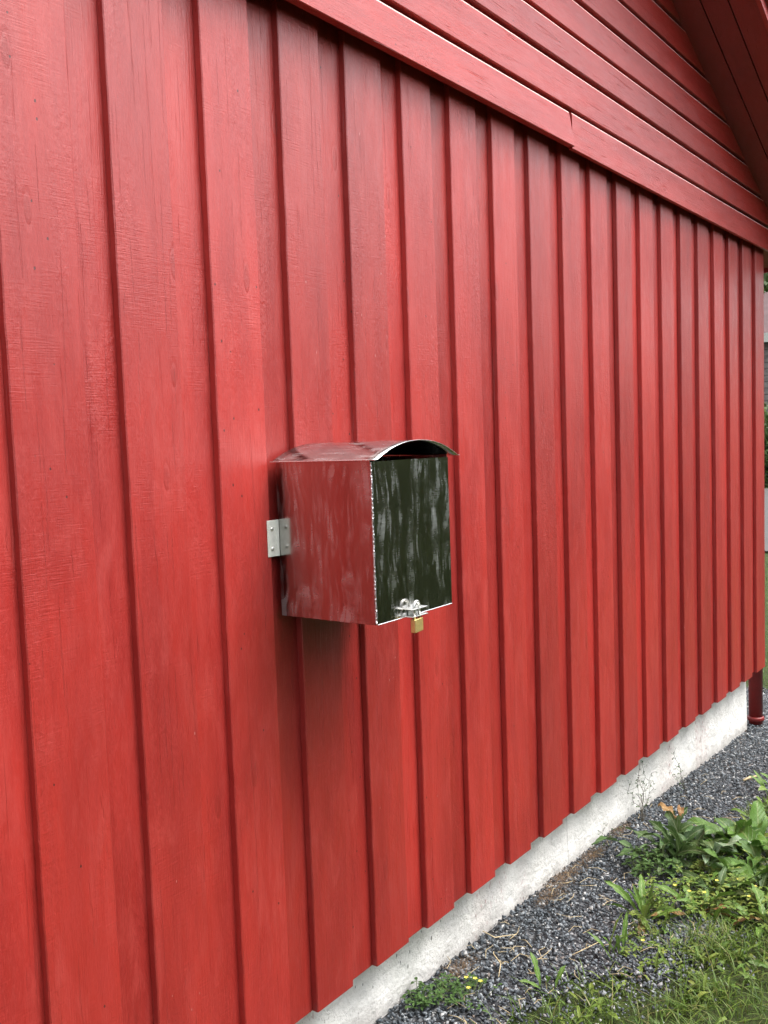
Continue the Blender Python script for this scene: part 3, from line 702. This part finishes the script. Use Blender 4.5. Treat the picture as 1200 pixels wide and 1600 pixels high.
def wiry(label, x, y, tips, hgt):
    t = empty('wiry_weed', (x, y, Z(x, y))); tag(t, label, 'weed'); st = MB(); lf = Leaves()
    for (dx, dy, dz) in tips:
        p0 = Vector((0, 0, 0)); p3 = Vector((dx, dy, dz)); ps = []
        for i in range(9):
            u = i/8; ps.append(p3*u+Vector((rnd.gauss(0, .006), rnd.gauss(0, .006), .35*hgt*u*(1-u)+rnd.gauss(0, .004)))*(0 if i == 0 else 1))
        st.tube(ps, [.0012*(1-.6*i/8) for i in range(9)], 5, False)
        for i in range(3, 9):
            for k in range(rnd.choice((1, 2, 3))):
                b = ps[i]+Vector((rnd.gauss(0, .012), rnd.gauss(0, .010), rnd.gauss(0, .012)))
                st.tube([ps[i], b], .0005, 4, False)
                lf.leaf(b, rnd.uniform(0, 6.28), rnd.uniform(-.6, .8), rnd.uniform(.007, .015), .0075, .4, n=4, wav=0)
    st.build('stems', M_wire, t, fix=False); lf.obj('foliage', L_cran, t)
wiry('spindly many-stemmed weed with tiny leaves climbing before the white foundation', 2.22, .03, [(.05, .03, .24), (.12, .04, .22), (-.06, .04, .18), (.16, .02, .17), (.02, .03, .20), (.20, .03, .13), (.09, .03, .16)], .1)
wiry('single curved wiry weed leaning against the foundation towards the far corner', 2.72, .00, [(-.05, .05, .21), (-.12, .04, .15), (-.02, .04, .14)], .1)
wiry('short wiry weed lying low over the gravel before the white foundation', 1.80, .045, [(.10, .02, .08), (.17, .0, .05)], .05)

# moss, straw
def fuzz(cx, cy, n, rx, ry):
    V = []; F = []
    for i in range(n):
        x = rnd.gauss(cx, rx); y = min(rnd.gauss(cy, ry), .095); z = Z(x, y)+.008+rnd.random()*.012; a = rnd.uniform(0, 6.28); l = rnd.uniform(.006, .022); w = .0006; e = rnd.uniform(-.3, .9)
        dx, dy, dz = math.cos(a)*math.cos(e)*l, math.sin(a)*math.cos(e)*l, math.sin(e)*l; b = len(V)
        V += [(x-dy/l*w, y+dx/l*w, z), (x+dy/l*w, y-dx/l*w, z), (x+dx, y+dy, z+dz)]; F.append((b, b+1, b+2))
    return V, F
Vs, Fs = [], []
for (cx, cy, n, rx, ry) in ((1.50, .055, 800, .07, .022), (1.33, .03, 450, .05, .022), (1.74, .05, 600, .05, .015), (.72, .04, 400, .05, .02), (2.05, .06, 400, .06, .015)):
    v, f = fuzz(cx, cy, n, rx, ry); b = len(Vs); Vs += v; Fs += [tuple(i+b for i in q) for q in f]
o = npmesh('dead_moss', Vs, Fs, M_moss); tag(o, 'rusty brown dead moss in tufts on the gravel against the foundation', 'moss', kind='stuff')
mb = MB(); 
for i in range(150):
    x = rnd.uniform(.45, 3.2); y = rnd.uniform(edge_y(x)-.05, .07); z = Z(x, y)+.016; a = rnd.uniform(0, 6.28); l = rnd.uniform(.02, .09); k = rnd.uniform(-.5, .5)
    mb.tube([(x, y, z), (x+l*.5*math.cos(a), y+l*.5*math.sin(a), z+rnd.uniform(0, .012)), (x+l*math.cos(a+k), y+l*math.sin(a+k), z+rnd.uniform(-.004, .01))], [.0009, .0011, .0005], 4, False)
o = mb.build('dry_straw', M_straw, fix=False); tag(o, 'thin dry straw and twigs scattered over the dark gravel', 'straw', kind='stuff')
def stick(x, y, pts_, r_, label):
    mb = MB(); mb.tube(pts_, r_, 6); o = mb.build('stick', M_straw, smooth=True, fix=False); o.location = (x, y, Z(x, y)+.018); tag(o, label, 'stick', 'pale sticks on the gravel')
stick(.735, -.09, [(0, 0, 0), (.05, .02, .012), (.075, .06, .02), (.085, .065, .022)], [.0016, .0018, .0018, .0012], 'pale bent stick standing out of the gravel beside the yellow buttercup flowers')
stick(.92, .045, [(0, .03, .02), (.01, -.01, .004), (.05, -.035, .0), (.07, -.06, .002)], [.0016, .002, .0016, .001], 'pale curled stick leaning off the foundation onto the gravel')
stick(3.05, -.17, [(0, 0, 0), (.05, -.02, .004), (.1, -.05, .002)], [.006, .007, .003], 'short thick pale stick on the gravel near the house corner')
stick(.98, -.22, [(0, 0, 0), (.05, -.03, .01), (.12, -.04, .0)], [.0015, .0018, .001], 'pale thin stick arching over gravel near the lawn edge')

# lawn blades
def blades(px, py, hmin, hmax, w0, name, label):
    n = len(px); a = nr.rand(n)*2*PI; h = hmin+(hmax-hmin)*nr.rand(n)**1.5; lean = .3+1.3*nr.rand(n)
    dx, dy = np.cos(a), np.sin(a); z0 = gz(px, py)-.006; w = w0*(.6+.8*nr.rand(n)); V = np.zeros((n, 7, 3)); 
    ts = (0, .4, .75)
    for j, t in enumerate(ts):
        ox = h*lean*t*t; oz = h*t*(1-.35*lean*t); ww = w*(1-.35*t)
        V[:, 2*j, 0] = px+dx*ox-dy*ww; V[:, 2*j, 1] = py+dy*ox+dx*ww; V[:, 2*j, 2] = z0+oz
        V[:, 2*j+1, 0] = px+dx*ox+dy*ww; V[:, 2*j+1, 1] = py+dy*ox-dx*ww; V[:, 2*j+1, 2] = z0+oz
    V[:, 6, 0] = px+dx*h*lean; V[:, 6, 1] = py+dy*h*lean; V[:, 6, 2] = z0+h*(1-.35*lean)
    T_ = np.array([(0, 1, 3), (0, 3, 2), (2, 3, 5), (2, 5, 4), (4, 5, 6)]); F = (T_[None]+7*np.arange(n)[:, None, None]).reshape(-1, 3)
    o = npmesh(name, V.reshape(-1, 3), F, L_grass, uv=np.zeros((n*7, 2))); tag(o, label, 'grass', kind='stuff')
gp = []
while len(gp) < 46000:
    x = rnd.uniform(.4, 4.5); y = rnd.uniform(-1.9, -.15); e = edge_y(x)
    if y > e+.05: continue
    if y > e-.10 and rnd.random() < .6: continue
    if abs(x-1.25) < .35 and abs(y+.47) < .07 and rnd.random() < .8: continue
    if cl(x, y) < -.1 and rnd.random() < .75: continue
    if y > e-.25 and cl(x*1.7, y*1.3) < .3 and rnd.random() < .8: continue
    gp.append((x, y))
for _ in range(5000):
    x = rnd.uniform(1.2, 2.8); y = rnd.uniform(-.75, -.30)
    if cl(x*1.9, y*2.1) > 0: gp.append((x, y))
for _ in range(14000):
    x = rnd.uniform(5.0, 12.3); y = rnd.uniform(-1.5, 4.5); gp.append((x, y))
gp = np.array(gp); blades(gp[:, 0], gp[:, 1], .02, .085, .0015, 'grass', 'short uneven green lawn grass beyond the gravel')

# ------------------------------------------------------------------ surroundings: trees, shrub, shed
def crown_mesh(seed, R_, H, n, leaf):
    rs = np.random.RandomState(seed); nc = 26; cen = rs.randn(nc, 3)*.5; cen /= np.maximum(1, np.linalg.norm(cen, axis=1))[:, None]
    cen *= np.array([R_*.72, R_*.72, H*.42]); cr = (.22+.25*rs.rand(nc))*R_
    i = rs.randint(0, nc, n); d = rs.randn(n, 3); d /= np.linalg.norm(d, axis=1)[:, None]; p = cen[i]+d*cr[i][:, None]*(.6+.5*rs.rand(n)[:, None])
    a = rs.randn(n, 3); a /= np.linalg.norm(a, axis=1)[:, None]; b = np.cross(a, rs.randn(n, 3)); b /= np.linalg.norm(b, axis=1)[:, None]
    s = leaf*(.6+.8*rs.rand(n))[:, None]
    V = np.stack([p-a*s, p+b*s*.5, p+a*s, p-b*s*.5], 1).reshape(-1, 3); F = np.arange(4*n).reshape(-1, 4)
    return V, F
def tree(seed, R_, H, trunk_h, n, leaf, x, y, label, group=None, name='broadleaf_tree', cat='tree'):
    t = empty(name, (x, y, Z(x, y))); tag(t, label, cat, group)
    V, F = crown_mesh(seed, R_, H, n, leaf); V[:, 2] += trunk_h+H*.42; V[:, 2] = np.maximum(V[:, 2], .05)
    npmesh('crown', V, F, L_tree, t, uv=np.zeros((len(V), 2)))
    mb = MB(); top = trunk_h+H*.5
    mb.tube([(0, 0, -.2), (.05, .03, trunk_h*.6), (-.04, .06, trunk_h), (.03, 0, top)], [.05*R_+.03, .04*R_+.03, .03*R_+.02, .02], 9)
    for k in range(5):
        a = k*1.256+rnd.random(); mb.tube([(-.04, .05, trunk_h*.9), (math.cos(a)*R_*.3, math.sin(a)*R_*.3, trunk_h+H*.25), (math.cos(a)*R_*.55, math.sin(a)*R_*.55, trunk_h+H*.45)], [.02*R_, .013*R_, .006*R_], 6)
    mb.build('trunk', M_bark, t, fix=False); return t
G = 'unseen trees behind the lawn facing the wall'
spots = [(16, -7.5, 2.6, 6.5, 'rounded'), (22, -9, 3.2, 8.0, 'broad'), (29, -9.5, 3.6, 9.0, 'spreading'), (37, -10.5, 4.0, 10.0, 'towering'), (46, -13, 4.4, 10.5, 'massive'), (-9, -27, 3.0, 6.0, 'tall'), (7, -29, 3.4, 6.6, 'wide'), (19, -28, 3.0, 5.5, 'low'), (31, -27, 3.6, 6.5, 'dense'), (46, -30, 4.0, 7.5, 'big')]  # near row added to block sky sheen on the far boards
for i, (x, y, r_, h, wd) in enumerate(spots): tree(20+i, r_, h, 1.0, 7000, .17, x, y, wd+' dark leafy garden tree, unseen beyond the added hedge facing the red wall', G)
V, F = crown_mesh(5, 3, 4, 100, .1)
hp_ = []; n = 85000; rs = np.random.RandomState(3)
px = rs.uniform(-9, 26, n); py = -4.5+rs.randn(n)*.30; pz = rs.rand(n)*(3.0+.12*np.sin(px*1.7)+.08*np.sin(px*6))-.3  # added hedge, close and tall: shades the lower wall, greens the door
a = rs.randn(n, 3); a /= np.linalg.norm(a, axis=1)[:, None]; b = np.cross(a, rs.randn(n, 3)); b /= np.linalg.norm(b, axis=1)[:, None]; p = np.stack([px, py, pz], 1)
V = np.stack([p-a*.07, p+b*.045, p+a*.07, p-b*.045], 1).reshape(-1, 3)
o = npmesh('hedge', V, np.arange(4*n).reshape(-1, 4), L_added_hedge, uv=np.zeros((4*n, 2))); tag(o, 'long dark green hedge, unseen, added across the lawn to shade the lower red wall', 'hedge')
tree(40, 1.3, 2.6, .0, 5000, .08, 27.6, 6.4, 'bright green shrub growing at the foot of the grey plank shed', name='shrub', cat='shrub')
tree(41, 3.8, 8.5, 2.0, 9000, .17, 35, 9.5, 'green tree rising behind the reddish roof of the plank shed')
tree(42, 3.8, 9, 2.0, 9000, .17, 42, 4, 'green tree standing to the right behind the plank shed')
shed = empty('plank_shed', (29.5, 8, -.34)); tag(shed, 'weathered grey plank shed with reddish roof beyond the house corner', 'shed')
mb = MB()
for k in range(22): mb.box((0+.006*(k % 2), -4.5, k*.2), (5.5, 4.5, k*.2+.185))
M_plank = simple('grey_planks', (.17, .15, .14), .85, 0, 9, .35, .4, .01); mb.build('wall', M_plank, shed)
mb = MB(); vs = []
for y in (-4.9, 4.9):
    for (x, z) in ((-.35, 4.42), (2.75, 6.2), (5.9, 4.42), (5.9, 4.55), (2.75, 6.33), (-.35, 4.55)): vs.append((x, y, z))
mb.add(vs, [(0, 1, 4, 5), (1, 2, 3, 4), (11, 10, 7, 6), (10, 9, 8, 7), (0, 6, 7, 1), (1, 7, 8, 2), (3, 9, 10, 4), (4, 10, 11, 5), (0, 5, 11, 6), (2, 8, 9, 3)])
M_sroof = simple('faded_red_metal', (.09, .05, .05), .7, 0, 3, .25); rf2 = mb.build('roof', M_sroof, shed)
mb = MB(); mb.box((-.50, -4.9, 4.38), (-.36, 4.9, 4.66)); mb.build('gutter', simple('pale_gutter', (.42, .43, .38), .5), rf2)
